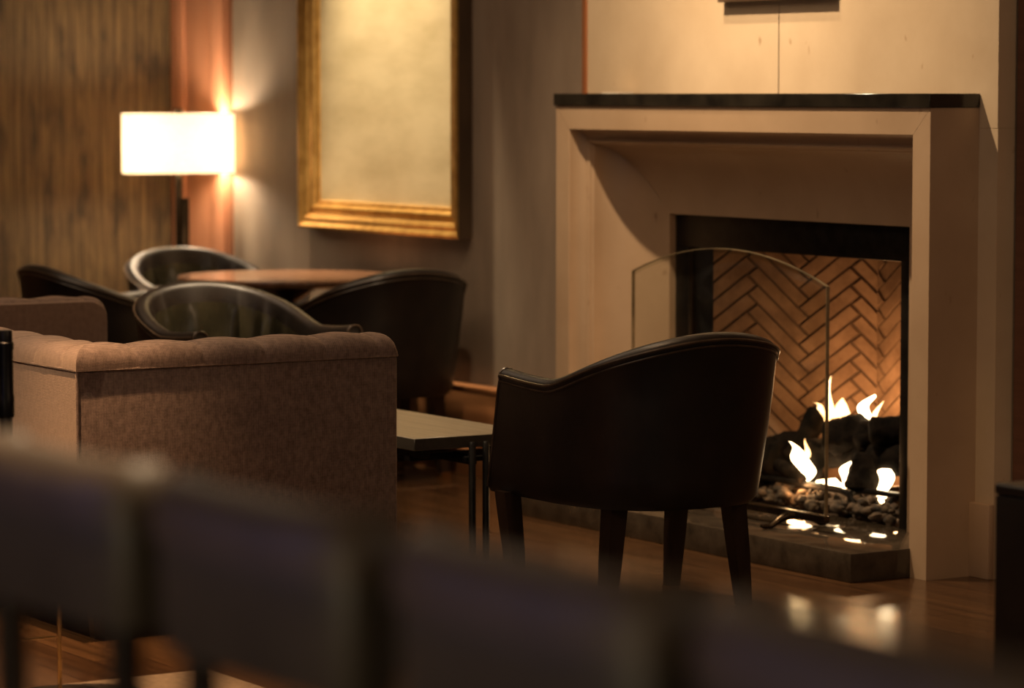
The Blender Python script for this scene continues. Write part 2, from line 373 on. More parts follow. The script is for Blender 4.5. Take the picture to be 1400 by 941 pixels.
# grate, logs, embers, flames
gr = thing('fire_grate', 'black bent iron bar grate carrying the logs', 'grate', (0, .42, .08))
for x in (-.40, -.2, 0, .2, .40):
    bm = bmesh.new(); tube(bm, [(x, -.09, .0), (x, -.09, .05), (x, -.08, .072), (x, .0, .072), (x, .12, .072)], .009, 8); finish('bar', bm, M['blackmetal'], gr)
bm = bmesh.new(); tube(bm, [(-.42, -.09, .075), (.155, -.09, .075), (.205, -.092, .066), (.222, -.094, .04), (.222, -.095, .0)], .011, 8); finish('front_rail', bm, M['blackmetal'], gr)
bm = bmesh.new(); tube(bm, [(.20, -.06, .078), (.45, -.06, .084)], .010, 8); finish('end_rail', bm, M['blackmetal'], gr)
def log(name, label, a, b, r0, r1, seed, lump=.18, group='charred logs on the grate', seg=20, n=22, bend=0):
    a = Vector(a); b = Vector(b); bm = bmesh.new(); rs = []
    t = (b - a).normalized(); up = t.orthogonal().normalized(); s = t.cross(up)
    for i in range(n + 1):
        k = i / n; c = a.lerp(b, k) + Vector((0, 0, bend * math.sin(k * PI))); r = r0 + (r1 - r0) * k
        e = 1 - .35 * max(0, (abs(k - .5) * 2 - .86) / .14) ** 2
        ring = []
        for j in range(seg):
            an = 2 * PI * j / seg; d = up * math.cos(an) + s * math.sin(an)
            q = c + d * r
            f = 1 + lump * 1.6 * noise.noise(q * 16 + Vector((seed * 7, 0, 0))) + lump * .9 * noise.noise(q * 42 + Vector((0, seed, 0)))
            ring.append(c + d * r * f * e - a)
        rs.append(ring)
    rings(bm, rs)
    o = finish(name, bm, M['log'], None, angle=80); o.location = a
    return tag(o, label, 'log', group)
log('fire_log', 'long charred log lying lengthwise across the middle of the grate', (-.36, .46, .245), (.36, .44, .258), .046, .050, 1)
log('fire_log', 'ragged burnt log heaped on top in the centre of the fire', (.0, .40, .315), (.17, .46, .318), .062, .055, 2, .28)
log('fire_log', 'round ended charred log at the right end of the fire', (.235, .38, .345), (.33, .52, .350), .046, .046, 3, .12)
log('fire_log', 'knobbly burnt log leaning up at the left of the flames', (-.20, .40, .215), (-.13, .47, .375), .040, .034, 4, .22)
log('fire_log', 'thick blackened log at the far left of the fire', (-.37, .37, .205), (-.22, .40, .20), .070, .075, 5, .2)
log('fire_log', 'short upright burnt stump between the two lower flames', (.205, .38, .150), (.20, .41, .27), .056, .050, 6, .2)
log('fire_log', 'thin charred branch slanting down to the front rail', (-.23, .36, .205), (-.03, .35, .158), .018, .030, 8, .2)
log('fire_log', 'stubby blackened log behind the vertical glass edge', (-.075, .38, .160), (-.04, .41, .285), .040, .042, 9, .2)
bm = bmesh.new()
for i in range(760):
    x = random.uniform(-.5, .5); y = random.uniform(.272, .60)
    if y > .75 - max(0, abs(x) - .12) * .95 - .12: continue
    r = random.uniform(.010, .024); z = .078 + r * .5 + .035 * max(0, 1 - ((y - .40) / .2) ** 2) * random.uniform(.2, 1) + (.018 if random.random() < .3 else 0)
    vs = bmesh.ops.create_icosphere(bm, subdivisions=2, radius=r)['verts']; sd = Vector((i * 3.1, 0, 0)); sc = Vector((random.uniform(.8, 1.3), random.uniform(.8, 1.2), random.uniform(.6, .9)))
    for v in vs:
        f = 1 + .7 * noise.noise(v.co * 55 + sd) + .35 * noise.noise(v.co * 140 + sd); v.co = Vector((v.co.x * sc.x, v.co.y * sc.y, v.co.z * sc.z)) * f + Vector((x, y, z))
tag(finish('lava_rocks', bm, M['rock'], None, angle=80), 'bed of glowing brown lava rocks and cinders under the logs', 'rocks', kind='stuff')

def flame(label, pts, hot=False, dep=.5, group='gas flames among the logs'):
    """pts: (x, z, halfwidth) from root to tip, placed at depth y"""
    y = pts[0][3]; bm = bmesh.new(); rs = []; seg = 12
    # smooth interpolation
    P = [(p[0], p[1], p[2]) for p in pts]; Q = []
    for i in range(len(P) - 1):
        p0 = P[max(i - 1, 0)]; p1 = P[i]; p2 = P[i + 1]; p3 = P[min(i + 2, len(P) - 1)]
        for k in range(5):
            t = k / 5; Q.append([.5 * (2 * p1[c] + (p2[c] - p0[c]) * t + (2 * p0[c] - 5 * p1[c] + 4 * p2[c] - p3[c]) * t * t + (3 * p1[c] - p0[c] - 3 * p2[c] + p3[c]) * t ** 3) for c in range(3)])
    Q.append(list(P[-1]))
    for i, (x, z, w) in enumerate(Q):
        w = max(w, .0006); yy = y + .008 * math.sin(i * .5)
        rs.append([Vector((x + w * math.cos(2 * PI * k / seg), yy + w * dep * math.sin(2 * PI * k / seg), z)) for k in range(seg)])
    rings(bm, rs)
    o = finish('flame', bm, M['flamehot' if hot else 'flame'])
    return tag(o, label, 'flame', group)
flame('curved flame rising left above the logs', [(-0.075, 0.3, 0.022, 0.47), (-0.095, 0.345, 0.022), (-0.12, 0.375, 0.017), (-0.145, 0.392, 0.01), (-0.17, 0.4, 0.0)])
flame('tallest thin flame right beside the glass edge', [(-0.09, 0.3, 0.012, 0.48), (-0.09, 0.37, 0.017), (-0.096, 0.44, 0.009), (-0.1, 0.49, 0.0)])
flame('broad flame just right of the glass edge', [(-0.06, 0.31, 0.022, 0.5), (-0.055, 0.36, 0.033), (-0.05, 0.395, 0.026), (-0.065, 0.42, 0.0)])
flame('bright curling flame above the centre logs', [(0.11, 0.345, 0.018, 0.46), (0.105, 0.385, 0.026), (0.115, 0.415, 0.022), (0.14, 0.44, 0.012), (0.165, 0.452, 0.0)], True)
flame('slim flame next to the round ended log', [(0.14, 0.33, 0.01, 0.45), (0.165, 0.365, 0.013), (0.19, 0.4, 0.01), (0.21, 0.435, 0.0)])
flame('white hot flame under the left logs', [(-0.03, 0.165, 0.008, 0.34), (-0.035, 0.2, 0.038), (-0.06, 0.235, 0.04), (-0.095, 0.262, 0.018), (-0.123, 0.285, 0.0)], True)
flame('small spur flame above the white flame at left', [(-0.045, 0.24, 0.018, 0.345), (-0.045, 0.27, 0.008), (-0.039, 0.3, 0.0)])
flame('narrow flame left of the upright stump', [(0.12, 0.155, 0.012, 0.375), (0.117, 0.19, 0.017), (0.127, 0.22, 0.017), (0.15, 0.245, 0.0)], True)
flame('blazing flame at the right end beneath the long log', [(0.3, 0.09, 0.02, 0.4), (0.295, 0.12, 0.026), (0.285, 0.155, 0.022), (0.29, 0.19, 0.028), (0.3, 0.22, 0.034), (0.302, 0.232, 0.02), (0.3, 0.238, 0.0)], True)
flame('low blaze spreading along the rocks behind the rail', [(-0.02, 0.143, 0.045, 0.4), (0.0, 0.155, 0.075), (0.02, 0.165, 0.05), (0.03, 0.175, 0.0)], True, .3)
flame('low blaze on the rocks at the left of the glass edge', [(-0.13, 0.145, 0.04, 0.42), (-0.12, 0.155, 0.05), (-0.11, 0.165, 0.0)], True, .3)

# glass fire screen
fs = thing('fire_screen', 'freestanding arched glass fire screen on bronze scroll feet', 'fire screen', (.01, -.01, .085))
bm = bmesh.new(); n = 40; x1 = .516; outline = []
for i in range(n + 1):
    x = -x1 + 2 * x1 * i / n
    outline.append((x, .741 + .092 * (1 - (abs(x) / x1) ** 2.0)))
poly = [(-x1, .045)] + outline + [(x1, .045)]
rings(bm, [[Vector((x, y, z)) for x, z in poly] for y in (-.005, .005)])
finish('glass_pane', bm, M['glass'], fs)
bm = bmesh.new()
for path in (outline,):
    rings(bm, [[Vector((x, -.0055, z - .012)), Vector((x, .0055, z - .012)), Vector((x, .0055, z + .0004)), Vector((x, -.0055, z + .0004))] for x, z in path])
o = finish('bevelled_edge', bm, M['glass'], fs)
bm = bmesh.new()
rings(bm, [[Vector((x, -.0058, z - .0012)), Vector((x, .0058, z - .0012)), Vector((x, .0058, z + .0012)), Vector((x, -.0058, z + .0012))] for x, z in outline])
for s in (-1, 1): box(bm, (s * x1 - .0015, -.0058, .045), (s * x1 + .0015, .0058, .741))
o = finish('highlight_edge', bm, M['glass_highlight'], fs); o['label'] = 'bright glass edge highlight'
bm = bmesh.new(); box(bm, (-.53, -.012, .030), (.52, .012, .052), .003); finish('bottom_rail', bm, M['bronze'], fs)
for s in (-1, 1):
    bm = bmesh.new(); x = s * .37
    tube(bm, [(x, .012, .038), (x - .004, -.03, .040), (x - .01, -.055, .030), (x - .018, -.082, .010), (x - .022, -.105, .009), (x - .022, -.118, .012)], [.014, .015, .012, .009, .008, .005], 10)
    tube(bm, [(x, .012, .038), (x + .004, .05, .034), (x + .008, .085, .010), (x + .008, .11, .008)], [.014, .012, .009, .006], 10)
    finish('scroll_foot', bm, M['bronze'], fs)

# picture above the mantel (only its lower edge reaches the photo)
pc = thing('framed_picture', 'thin framed picture high on the chimney breast, only its lower edge showing', 'picture', (.025, .15, 1.690))
bm = bmesh.new(); box(bm, (-.295, 0, 0), (.295, .03, .03), .003); box(bm, (-.295, 0, .47), (.295, .03, .5), .003); box(bm, (-.295, 0, .03), (-.265, .03, .47), .003); box(bm, (.265, 0, .03), (.295, .03, .47), .003); finish('frame', bm, M['gilt_side'], pc)
bm = bmesh.new(); box(bm, (-.265, .012, .03), (.265, .03, .47)); finish('canvas', bm, M['linen'], pc)
tag(slab('card', (-.86, .10, 1.4), (-.76, .16, 1.4045), M['card']), 'small white card lying on the left end of the black mantel shelf', 'card')

# ---------------------------------------------------------------- gilt framed canvas
gp = thing('gilt_framed_painting', 'large pale canvas in a wide gold moulded frame on the back wall', 'painting', (-2.592, .27, .868))
Wd, Hd = 1.24, 2.0
fprof = [(0, 0), (0, -.060), (.010, -.064), (.020, -.058), (.028, -.050), (.040, -.054), (.052, -.048), (.058, -.036), (.066, -.034), (.074, -.042), (.084, -.043), (.092, -.036), (.097, -.024), (.104, -.026), (.110, -.024), (.112, -.010)]
def fring(k):
    sx, sz = ((-1, 0), (1, 0), (1, 1), (-1, 1))[k]
    return [Vector((sx * (Wd / 2 - w), d, (w if sz == 0 else Hd - w))) for w, d in fprof]
for k, nm in enumerate(('frame_rail', 'frame_stile', 'frame_rail', 'frame_stile')):
    bm = bmesh.new(); rings(bm, [fring(k)[1:], fring((k + 1) % 4)[1:]], closed=False); o = finish(nm, bm, M['gold'], gp, angle=30)
bm = bmesh.new()
for a in range(4):
    b_ = (a + 1) % 4; r0 = fring(a); r1 = fring(b_)
    bm.faces.new([bm.verts.new(p) for p in (r0[0], r0[1], r1[1], r1[0])])
finish('frame_side', bm, M['gilt_side'], gp)['label'] = 'dark outer side of the frame'
bm = bmesh.new(); box(bm, (-Wd / 2 + .10, -.016, .10), (Wd / 2 - .10, -.004, Hd - .10)); finish('canvas', bm, M['linen'], gp)

# ---------------------------------------------------------------- tub chairs
def tub_chair(label):
    root = thing('tub_chair', label, 'chair', group='black leather tub chairs')
    hw = .300; yf = .30; yb = -.345; R = .255
    # plan path of the outer wall at the top: right arm front -> back -> left arm front
    path = []
    for i in range(10): path.append((hw, .26 - i * (.26 - (-.06)) / 10))
    for i in range(81):
        a = PI * i / 80; ca, sa = math.cos(a), math.sin(a); e = .78
        path.append((hw * math.copysign(abs(ca) ** e, ca), -.06 - (.285) * abs(sa) ** e))
    for i in range(1, 11): path.append((-hw, -.06 + i * (.26 + .06) / 10))
    path = [Vector((x, y, 0)) for x, y in path]
    mid = len(path) // 2; arc = [0.0] * len(path)
    for i in range(mid - 1, -1, -1): arc[i] = arc[i + 1] + (path[i] - path[i + 1]).length
    for i in range(mid + 1, len(path)): arc[i] = arc[i - 1] + (path[i] - path[i - 1]).length
    def H(i):
        k = max(0, 1 - arc[i] / .57); s = math.sin(k * PI / 2) ** 1.3
        d = min(1, max(0, (path[i].y - .02) / .22))
        return .646 + .136 * s + .012 * d * d
    def frame(i):
        a = path[max(i - 1, 0)]; b = path[min(i + 1, len(path) - 1)]; t = (b - a).normalized()
        n_ = Vector((-t.y, t.x, 0))
        if n_.dot(path[i]) < 0: n_ = -n_
        return path[i], n_
    Hs = [H(i) for i in range(len(path))]; rs = []; rin = []; T = .052
    pipe1 = []; pipe2 = []
    for i in range(len(path)):
        p, nn = frame(i); h = Hs[i]; ring = []
        back = min(1, max(0, (-.0 - p.y) / .25))
        def off(z):   # inward lean of the outer shell towards the bottom
            k = (h - z) / (h - .315); return -(.012 + .045 * back) * k ** 1.3
        slide = lambda z: Vector((0, .085 * ((h - z) / (h - .315)) ** 1.2 * min(1, max(0, (p.y + .06) / .32)), 0))
        for z in (.315, .33, .40, .47, .54, .60):
            ring.append(p + nn * (off(z) - (.012 if z == .315 else 0)) + slide(z) + Vector((0, 0, z if z <= .60 else z)))
        ring.append(p + nn * off(h - .028) + Vector((0, 0, h - .028)))
        for k in range(0, 7):
            a = PI * k / 6
            ring.append(p + nn * (-T / 2 + T / 2 * math.cos(a) + .002) + Vector((0, 0, h - .022 + .022 * math.sin(a))))
        nl = 10
        for k in range(1, nl + 1):
            z = h - .03 - (h - .03 - .36) * k / nl
            f = 0
            if back > .1: f = (.030 * abs(math.sin(i * .27 + .8 * math.sin(z * 7))) ** .7 - 0.014) * back * min(1, k / 2.5) * (1 if k < nl else 0)
            ring.append(p + nn * (-T - .004 - .018 * math.sin(PI * min(1, k / 5) / 2) * (1 - k / nl * .4) + f) + slide(z) * .9 + Vector((0, 0, z)))
        rs.append(ring)
        pipe1.append(p + nn * .003 + Vector((0, 0, h - .018))); pipe2.append(p + nn * .0 + Vector((0, 0, h - .034)))
    bm = bmesh.new(); rings(bm, rs); o = finish('shell', bm, M['leather'], root, angle=60); o.data.materials.append(M['leather_in'])
    for f in o.data.polygons:
        c = f.center; k = min(range(len(path)), key=lambda j: (path[j].x - c.x) ** 2 + (path[j].y - c.y) ** 2); p, nn = frame(k)
        if min(v % 24 for v in f.vertices) >= 14 and max(v % 24 for v in f.vertices) < 24 and len(f.vertices) == 4: f.material_index = 1
    for pp, rr in ((pipe1, .0042), (pipe2, .0032)):
        for end, sgn in ((0, 1), (-1, -1)): pass
        bm = bmesh.new(); tube(bm, pp, rr, 6); finish('piping', bm, M['piping'], root)
    for end in (0, -1):   # piping down the front of each arm
        q = [rs[end][k] + Vector((0, .002, 0)) for k in range(13, 0, -1)]
        bm = bmesh.new(); tube(bm, [rs[end][k] + Vector((0, .002, 0)) for k in range(1, 14)], .0038, 6); finish('arm_piping', bm, M['piping'], root)
    # seat
    bm = bmesh.new(); pts = []
    for zz, sh in ((.345, .0), (.36, .008), (.41, .010), (.44, .004), (.455, -.012), (.462, -.05)):
        ring = []
        for a in range(44):
            t = 2 * PI * a / 44; ca, sa = math.cos(t), math.sin(t)
            x = math.copysign(abs(ca) ** .45, ca) * (.238 + sh); y = math.copysign(abs(sa) ** .45, sa)
            y = y * (.315 + sh) + .045 if y > 0 else y * (.25 + sh) + .045
            ring.append(Vector((x, y, zz + .012 * (1 if zz > .45 else 0) * (1 - (x / .24) ** 2))))
        pts.append(ring)
    rings(bm, pts); finish('seat', bm, M['leather_in'], root, angle=60)
    bm = bmesh.new(); box(bm, (-.215, -.15, .325), (.215, .345, .36), .01); finish('seat_frame', bm, M['leather'], root)
    for sx, sy, splx, sply in ((1, 1, -.03, -.01), (-1, 1, -.03, -.01), (1, -1, .035, -.01), (-1, -1, .035, -.01)):
        x = sx * (.282 if sy > 0 else .19); y = .25 if sy > 0 else -.135
        bm = bmesh.new(); fx = x + sx * splx; fy = y + sply
        def sq(cx, cy, r, z): return [Vector((cx + a * r, cy + b * r, z)) for a, b in ((-1, -1), (1, -1), (1, 1), (-1, 1))]
        kf = .06
        rings(bm, [sq(x, y, .026, .325), sq(x + (fx - x) * .5, y + (fy - y) * .5, .0225, .17), sq(x + (fx - x) * .93, y + (fy - y) * .93, .017, .024)])
        lg = finish('leg', bm, M['darkwood'], root)
        bm = bmesh.new(); rings(bm, [sq(fx, fy, .0165, 0), sq(fx, fy, .018, .004), sq(fx, fy, .018, .025)]); finish('ferrule', bm, M['brass'], lg)
    return root
def put(o, x, y, rz, label=None, s=1):
    o.location = (x, y, 0); o.rotation_euler = (0, 0, rz)
    if label: o['label'] = label
    return o
chair = tub_chair('black leather tub chair close to the fire, seen from behind, facing the low grey table')
put(chair, 1.045, -1.02, PI / 2)
put(copy_tree(chair), -1.13, -1.12, -PI / 2, 'black leather tub chair behind the tweed sofa arm, open front and creased backrest showing')
put(copy_tree(chair), -2.03, -.13, PI / 2, 'black leather tub chair backing the gold framed painting wall, right of the round table')
put(copy_tree(chair), -2.66, -.84, 0, 'black leather tub chair left of the round table, dark outer side above far sofa arm')
put(copy_tree(chair), -3.36, -.10, -PI / 2, 'black leather tub chair beyond the round table, rim shining under the lamp')

# ---------------------------------------------------------------- round table
rt = thing('round_table', 'round polished walnut table between the tub chairs', 'table', (-2.545, -.195, 0))
bm = bmesh.new(); lathe(bm, [(.0, .69), (.385, .69), (.407, .697), (.411, .706), (.411, .714), (.407, .72), (.0, .72)], seg=64); finish('tabletop', bm, M['tabletop'], rt)
bm = bmesh.new(); lathe(bm, [(.0, .03), (.035, .03), (.032, .1), (.028, .4), (.035, .62), (.12, .675), (.13, .69), (0, .69)]); finish('pedestal', bm, M['darkwood'], rt)
bm = bmesh.new(); lathe(bm, [(0, 0), (.22, 0), (.225, .012), (.2, .022), (.05, .035), (0, .035)], seg=48); finish('base', bm, M['blackmetal'], rt)

# ---------------------------------------------------------------- lamp in the corner
lm = thing('floor_lamp', 'slim dark lamp with a glowing rectangular cream shade in the far corner', 'lamp', (-3.90, .022, 0), math.radians(58 + 18))
# local x runs along the long side of the shade
L2, D2 = .222, .072
bm = bmesh.new()
def rect(l, d, z, r=.006): return [Vector((a * l, b * d, z)) for a, b in ((-1, -1), (1, -1), (1, 1), (-1, 1))]
rings(bm, [rect(L2, D2, 1.072), rect(L2, D2, 1.318), rect(L2 - .002, D2 - .002, 1.318), rect(L2 - .002, D2 - .002, 1.072), rect(L2, D2, 1.072)], cap=False)
finish('lamp_shade', bm, M['shade'], lm, smooth=False)
bm = bmesh.new(); box(bm, (-.013, -.013, .62), (.013, .013, 1.13), .002); box(bm, (.006, -.018, .04), (.040, .018, .97), .003); finish('stem', bm, M['bronze'], lm)
bm = bmesh.new(); box(bm, (-.12, -.09, 0), (.14, .09, .022), .004); box(bm, (-.02, -.03, .02), (.06, .03, .045), .004); finish('base', bm, M['bronze'], lm)
bm = bmesh.new()
tube(bm, [(-L2, 0, 1.305), (L2, 0, 1.305)], .003, 6); tube(bm, [(0, 0, 1.13), (0, 0, 1.32)], .005, 8); lathe(bm, [(.0, 1.315), (.019, 1.317), (.019, 1.338), (.0, 1.340)], seg=16); finish('finial', bm, M['bronze'], lm)
for s in (-1, 1):
    bm = bmesh.new(); lathe(bm, [(.0, 1.16), (.012, 1.165), (.024, 1.19), (.026, 1.21), (.018, 1.235), (.0, 1.245)], (s * .165, 0, 0), 16); finish('bulb', bm, M['bulb'], lm)

# ---------------------------------------------------------------- low grey table with paired posts
lt = thing('low_table', 'low rectangular table with grey oak top and paired slim metal posts', 'table', (-.205, -1.10, 0))
bm = bmesh.new(); box(bm, (-.479, -.19, .384), (.479, .205, .42), .002, 1); o = finish('tabletop', bm, M['greywood'], lt); o.data.materials.append(M['edgewood'])
for f in o.data.polygons:
    if abs(f.normal.z) < .5: f.material_index = 1
bm = bmesh.new(); box(bm, (-.49, -.012, .335), (.49, .012, .365), .002); finish('centre_rail', bm, M['blackmetal'], lt)
bm = bmesh.new(); box(bm, (-.465, -.16, .36), (.465, -.13, .383), .002); box(bm, (-.465, .14, .36), (.465, .17, .383), .002); box(bm, (-.4, -.16, .345), (-.37, .17, .365)); box(bm, (.37, -.16, .345), (.4, .17, .365)); finish('under_frame', bm, M['blackmetal'], lt)
for s in (-1, 1):
    for y in (-.010, .036):
        bm = bmesh.new(); tube(bm, [(s * .500, y, 0), (s * .500, y, .396), (s * .500, y, .402)], [.0105, .0105, .007], 12); finish('post', bm, M['blackmetal'], lt)
    bm = bmesh.new(); box(bm, (s * .487 - .008, -.03, .345), (s * .487 + .008, .056, .360), .002); finish('clamp_bar', bm, M['blackmetal'], lt)

# ---------------------------------------------------------------- sofa
sx0, sx1, sy0, sy1 = -1.30, .69, -2.52, -1.585
sf = thing('sofa', 'brown tweed sofa with a pleated rolled top edge, facing the fireplace', 'sofa', ((sx0 + sx1) / 2, (sy0 + sy1) / 2, 0))
hx = (sx1 - sx0) / 2; hy = (sy1 - sy0) / 2; TH = .15; ZS = .698; Z0 = .10
for s, nm in ((1, 'arm'), (-1, 'arm')):
    a, b = sorted((s * hx, s * (hx - TH)))
    bm = bmesh.new(); box(bm, (a, -hy, Z0), (b, hy, ZS), .007, 3); finish(nm, bm, M['tweed'], sf)
bm = bmesh.new(); box(bm, (-hx + TH, -hy + .001, Z0), (hx - TH, -hy + TH, ZS), .004, 2); finish('back', bm, M['lit_tweed'], sf)
bm = bmesh.new(); box(bm, (-hx + .012, -hy - .003, Z0 + .003), (hx - .004, -hy + .004, ZS - .001), .002, 1); finish('back_panel', bm, M['lit_tweed'], sf)['label'] = 'back panel coloured lighter for the light on it'
# rolled pleated top as one sweep round the U
Pth = []; dist = 0
def add_leg(a, b, step):
    a = Vector(a); b = Vector(b); n = int((b - a).length / step)
    for i in range(n + 1): Pth.append(a.lerp(b, i / n))
h = TH / 2
cR = Vector((hx - h, -hy + h, 0)); cL = Vector((-hx + h, -hy + h, 0))
def roll(bm, pts, dirs, pleats, lens, endcaps):
    ringsL = []
    for p, (ax, sc), s in zip(pts, dirs, lens):
        dp = min(abs(s - q) for q in pleats)
        pl = math.exp(-(dp / .0045) ** 2); bul = 1 - math.exp(-(dp / .05) ** 2)
        ring = []
        seg = 26
        for k in range(seg + 1):
            t = k / seg; an = PI * t
            cx = math.copysign(abs(math.cos(an)) ** .62, math.cos(an)); cz = abs(math.sin(an)) ** .70
            topness = math.sin(an)
            w = (h + .006 + .002 * bul - .003 * pl); z = .058 + .007 * bul - .010 * pl * topness
            en = 1.0
            for e in endcaps:
                de = abs(s - e)
                if de < .035: en = min(en, math.sqrt(max(0, 1 - (1 - de / .035) ** 2)) * .6 + .4)
            ring.append(p + ax * (cx * w * sc * (.9 + .1 * en)) + Vector((0, 0, ZS + cz * z * en)))
        ringsL.append(ring)
    rings(bm, ringsL, closed=True)
def section(name, a, b, pleats, caps, mA=0, mB=0):
    a = Vector(a); b = Vector(b); L = (b - a).length; u = (b - a) / L; side = Vector((u.y, -u.x, 0)); n = int(L / .006)
    pts = []; dirs = []; lens = []
    ringsL = []
    bm = bmesh.new()
    for i in range(n + 1):
        s = L * i / n; pts.append(a + u * s); dirs.append((side, 1)); lens.append(s)
    roll(bm, pts, dirs, pleats, lens, caps)
    # mitre shear at the joined ends
    for v in bm.verts:
        q = v.co - a; s = q.dot(u); w = q.dot(side)
        if mA and s < .12: v.co += u * (mA * w) * (1 - s / .12)
        if mB and L - s < .12: v.co += u * (mB * w) * (1 - (L - s) / .12)
    return finish(name, bm, M['lit_tweed'] if name == 'back_roll' else M['tweed'], sf, angle=70)
armL = 2 * hy - h
pl = [.02 + .18 * k for k in range(0, 5)]
section('arm_roll', cR, cR + Vector((0, armL, 0)), [.10, .28, .46, .64, .80], [armL], mA=-1)
section('arm_roll', cL, cL + Vector((0, armL, 0)), [.10, .28, .46, .64, .80], [armL], mA=1)
bl = (cR - cL).length
section('back_roll', cL, cR, [.09 + .195 * k for k in range(0, 9)] + [bl - .06], [], mA=-1, mB=1)
bm = bmesh.new()
e = .004
tube(bm, [(-hx - e + .006, hy - .02, ZS + .001), (-hx - e, -hy - e, ZS + .001)], .0035, 6)
tube(bm, [(hx + e, -hy - e, ZS + .001), (hx + e, hy - .01, ZS + .001), (hx - .006, hy + .003, ZS + .001)], .0035, 6)
tube(bm, [(-hx, -hy - e, ZS + .001), (hx, -hy - e, ZS + .001)], .0035, 6)
tube(bm, [(hx + .001, -hy - .002, Z0), (hx + .001, -hy - .002, ZS)], .0045, 6)
tube(bm, [(hx, hy - .03, Z0), (hx, hy - .03, ZS)], .002, 6)
finish('welt', bm, M['tweed'], sf)
for s_ in (-1, 1):
    a, b = sorted((s_ * (hx - TH + .002), s_ * (hx - TH - .016)))
    zt = ZS + .052; rr = .06; yz = [(-hy + TH, .40), (-hy + TH, zt)] + [(hy - .004 - rr + rr * math.sin(k * PI / 16), zt - rr + rr * math.cos(k * PI / 16)) for k in range(9)] + [(hy - .004, .40)]
    bm = bmesh.new(); rings(bm, [[Vector((x_, y_ if e_ else y_ * .998, z_ - (0 if e_ else .004))) for y_, z_ in yz] for x_, e_ in ((a, s_ < 0), ((a + b) / 2, 1), (b, s_ > 0))]); finish('inner_pad', bm, M['lit_tweed'], sf)
bm = bmesh.new(); box(bm, (-hx + TH + .016, -hy + TH - .002, .40), (hx - TH - .016, -hy + TH + .014, ZS + .045), .007, 3); finish('inner_pad', bm, M['lit_tweed'], sf)
bm = bmesh.new(); box(bm, (-hx + TH, -hy + TH, .13), (hx - TH, hy - .01, .30), .01); finish('seat_base', bm, M['tweed'], sf)
for k in (-1, 1):
    a, b = sorted((k * .003, k * (hx - TH - .020)))
    bm = bmesh.new(); box(bm, (a, -hy + TH + .018, .302), (b, hy, .45), .035, 4); finish('seat_cushion', bm, M['lit_tweed'], sf)
for a, b in ((-1, -1), (1, -1), (1, 1), (-1, 1)):
    bm = bmesh.new(); x = a * (hx - .06); y = b * (hy - .075)
    rings(bm, [[Vector((x + i * r, y + j * r, z)) for i, j in ((-1, -1), (1, -1), (1, 1), (-1, 1))] for z, r in ((.0, .014), (.105, .022))]); finish('leg', bm, M['darkwood'], sf)

# ---------------------------------------------------------------- post and slim table left
po = thing('candlestick', 'tall black metal candlestick with stepped collars at the left edge', 'candlestick', (1.262, -2.960, .428))
bm = bmesh.new(); lathe(bm, [(0, 0), (.034, 0), (.034, .006), (.018, .012), (0, .012)]); finish('base', bm, M['blackmetal'], po)
bm = bmesh.new(); lathe(bm, [(0, .01), (.0150, .01), (.0150, .24), (0, .24)]); finish('shaft', bm, M['blackmetal'], po)
bm = bmesh.new(); lathe(bm, [(0, .225), (.0185, .225), (.0195, .23), (.0195, .275), (.0178, .28), (.0178, .382), (0, .382)]); finish('sleeve', bm, M['blackmetal'], po)
bm = bmesh.new(); lathe(bm, [(0, .382), (.0196, .382), (.0196, .398), (.0165, .401), (.0160, .424), (.015, .427), (0, .427)]); finish('cap', bm, M['blackmetal'], po)
dt = thing('drinks_table', 'small dark drinks table on a slim metal stem carrying the candlestick, behind the stools', 'table', (1.335, -2.865, .003))
bm = bmesh.new(); lathe(bm, [(0, .415), (.155, .415), (.158, .42), (.155, .425), (0, .425)], seg=40); finish('tabletop', bm, M['blackmetal'], dt)
bm = bmesh.new(); tube(bm, [(0, 0, .01), (0, 0, .42)], .0052, 10); finish('stem', bm, M['brass'], dt)
bm = bmesh.new(); lathe(bm, [(0, 0), (.10, 0), (.10, .008), (.01, .014), (0, .014)], seg=40); finish('base', bm, M['blackmetal'], dt)
tag(slab('rug', (1.20, -5.2, 0), (3.6, -2.414, .003), M['rug'], .001), 'beige rug whose corner shows on the floor at the bottom left', 'rug')
# right: black plinth with a small dish carrying a painted violet glint
pl_ = thing('plinth', 'black square upholstered stool standing at the right edge of the photo', 'stool', (3.37, -1.30, 0))
bm = bmesh.new(); box(bm, (-.26, -.26, .05), (.26, .26, .575), .006, 2); finish('body', bm, M['leather'], pl_)
bm = bmesh.new(); box(bm, (-.262, -.262, .575), (.262, .262, .60), .008, 3); finish('top_pad', bm, M['leather'], pl_)
for a in (-1, 1):
    for b in (-1, 1):
        bm = bmesh.new(); box(bm, (a * .22 - .02, b * .22 - .02, 0), (a * .22 + .02, b * .22 + .02, .05)); finish('foot', bm, M['darkwood'], pl_)
bm = bmesh.new(); lathe(bm, [(0, 0), (.03, 0), (.045, .012), (.05, .028), (.046, .028), (.04, .012), (.0, .006)]); o = finish('dish', bm, M['violet_glint']); o.location = (3.26, -1.40, .60)
tag(o, 'small violet lit glass dish on the black square stool at the right edge', 'dish')

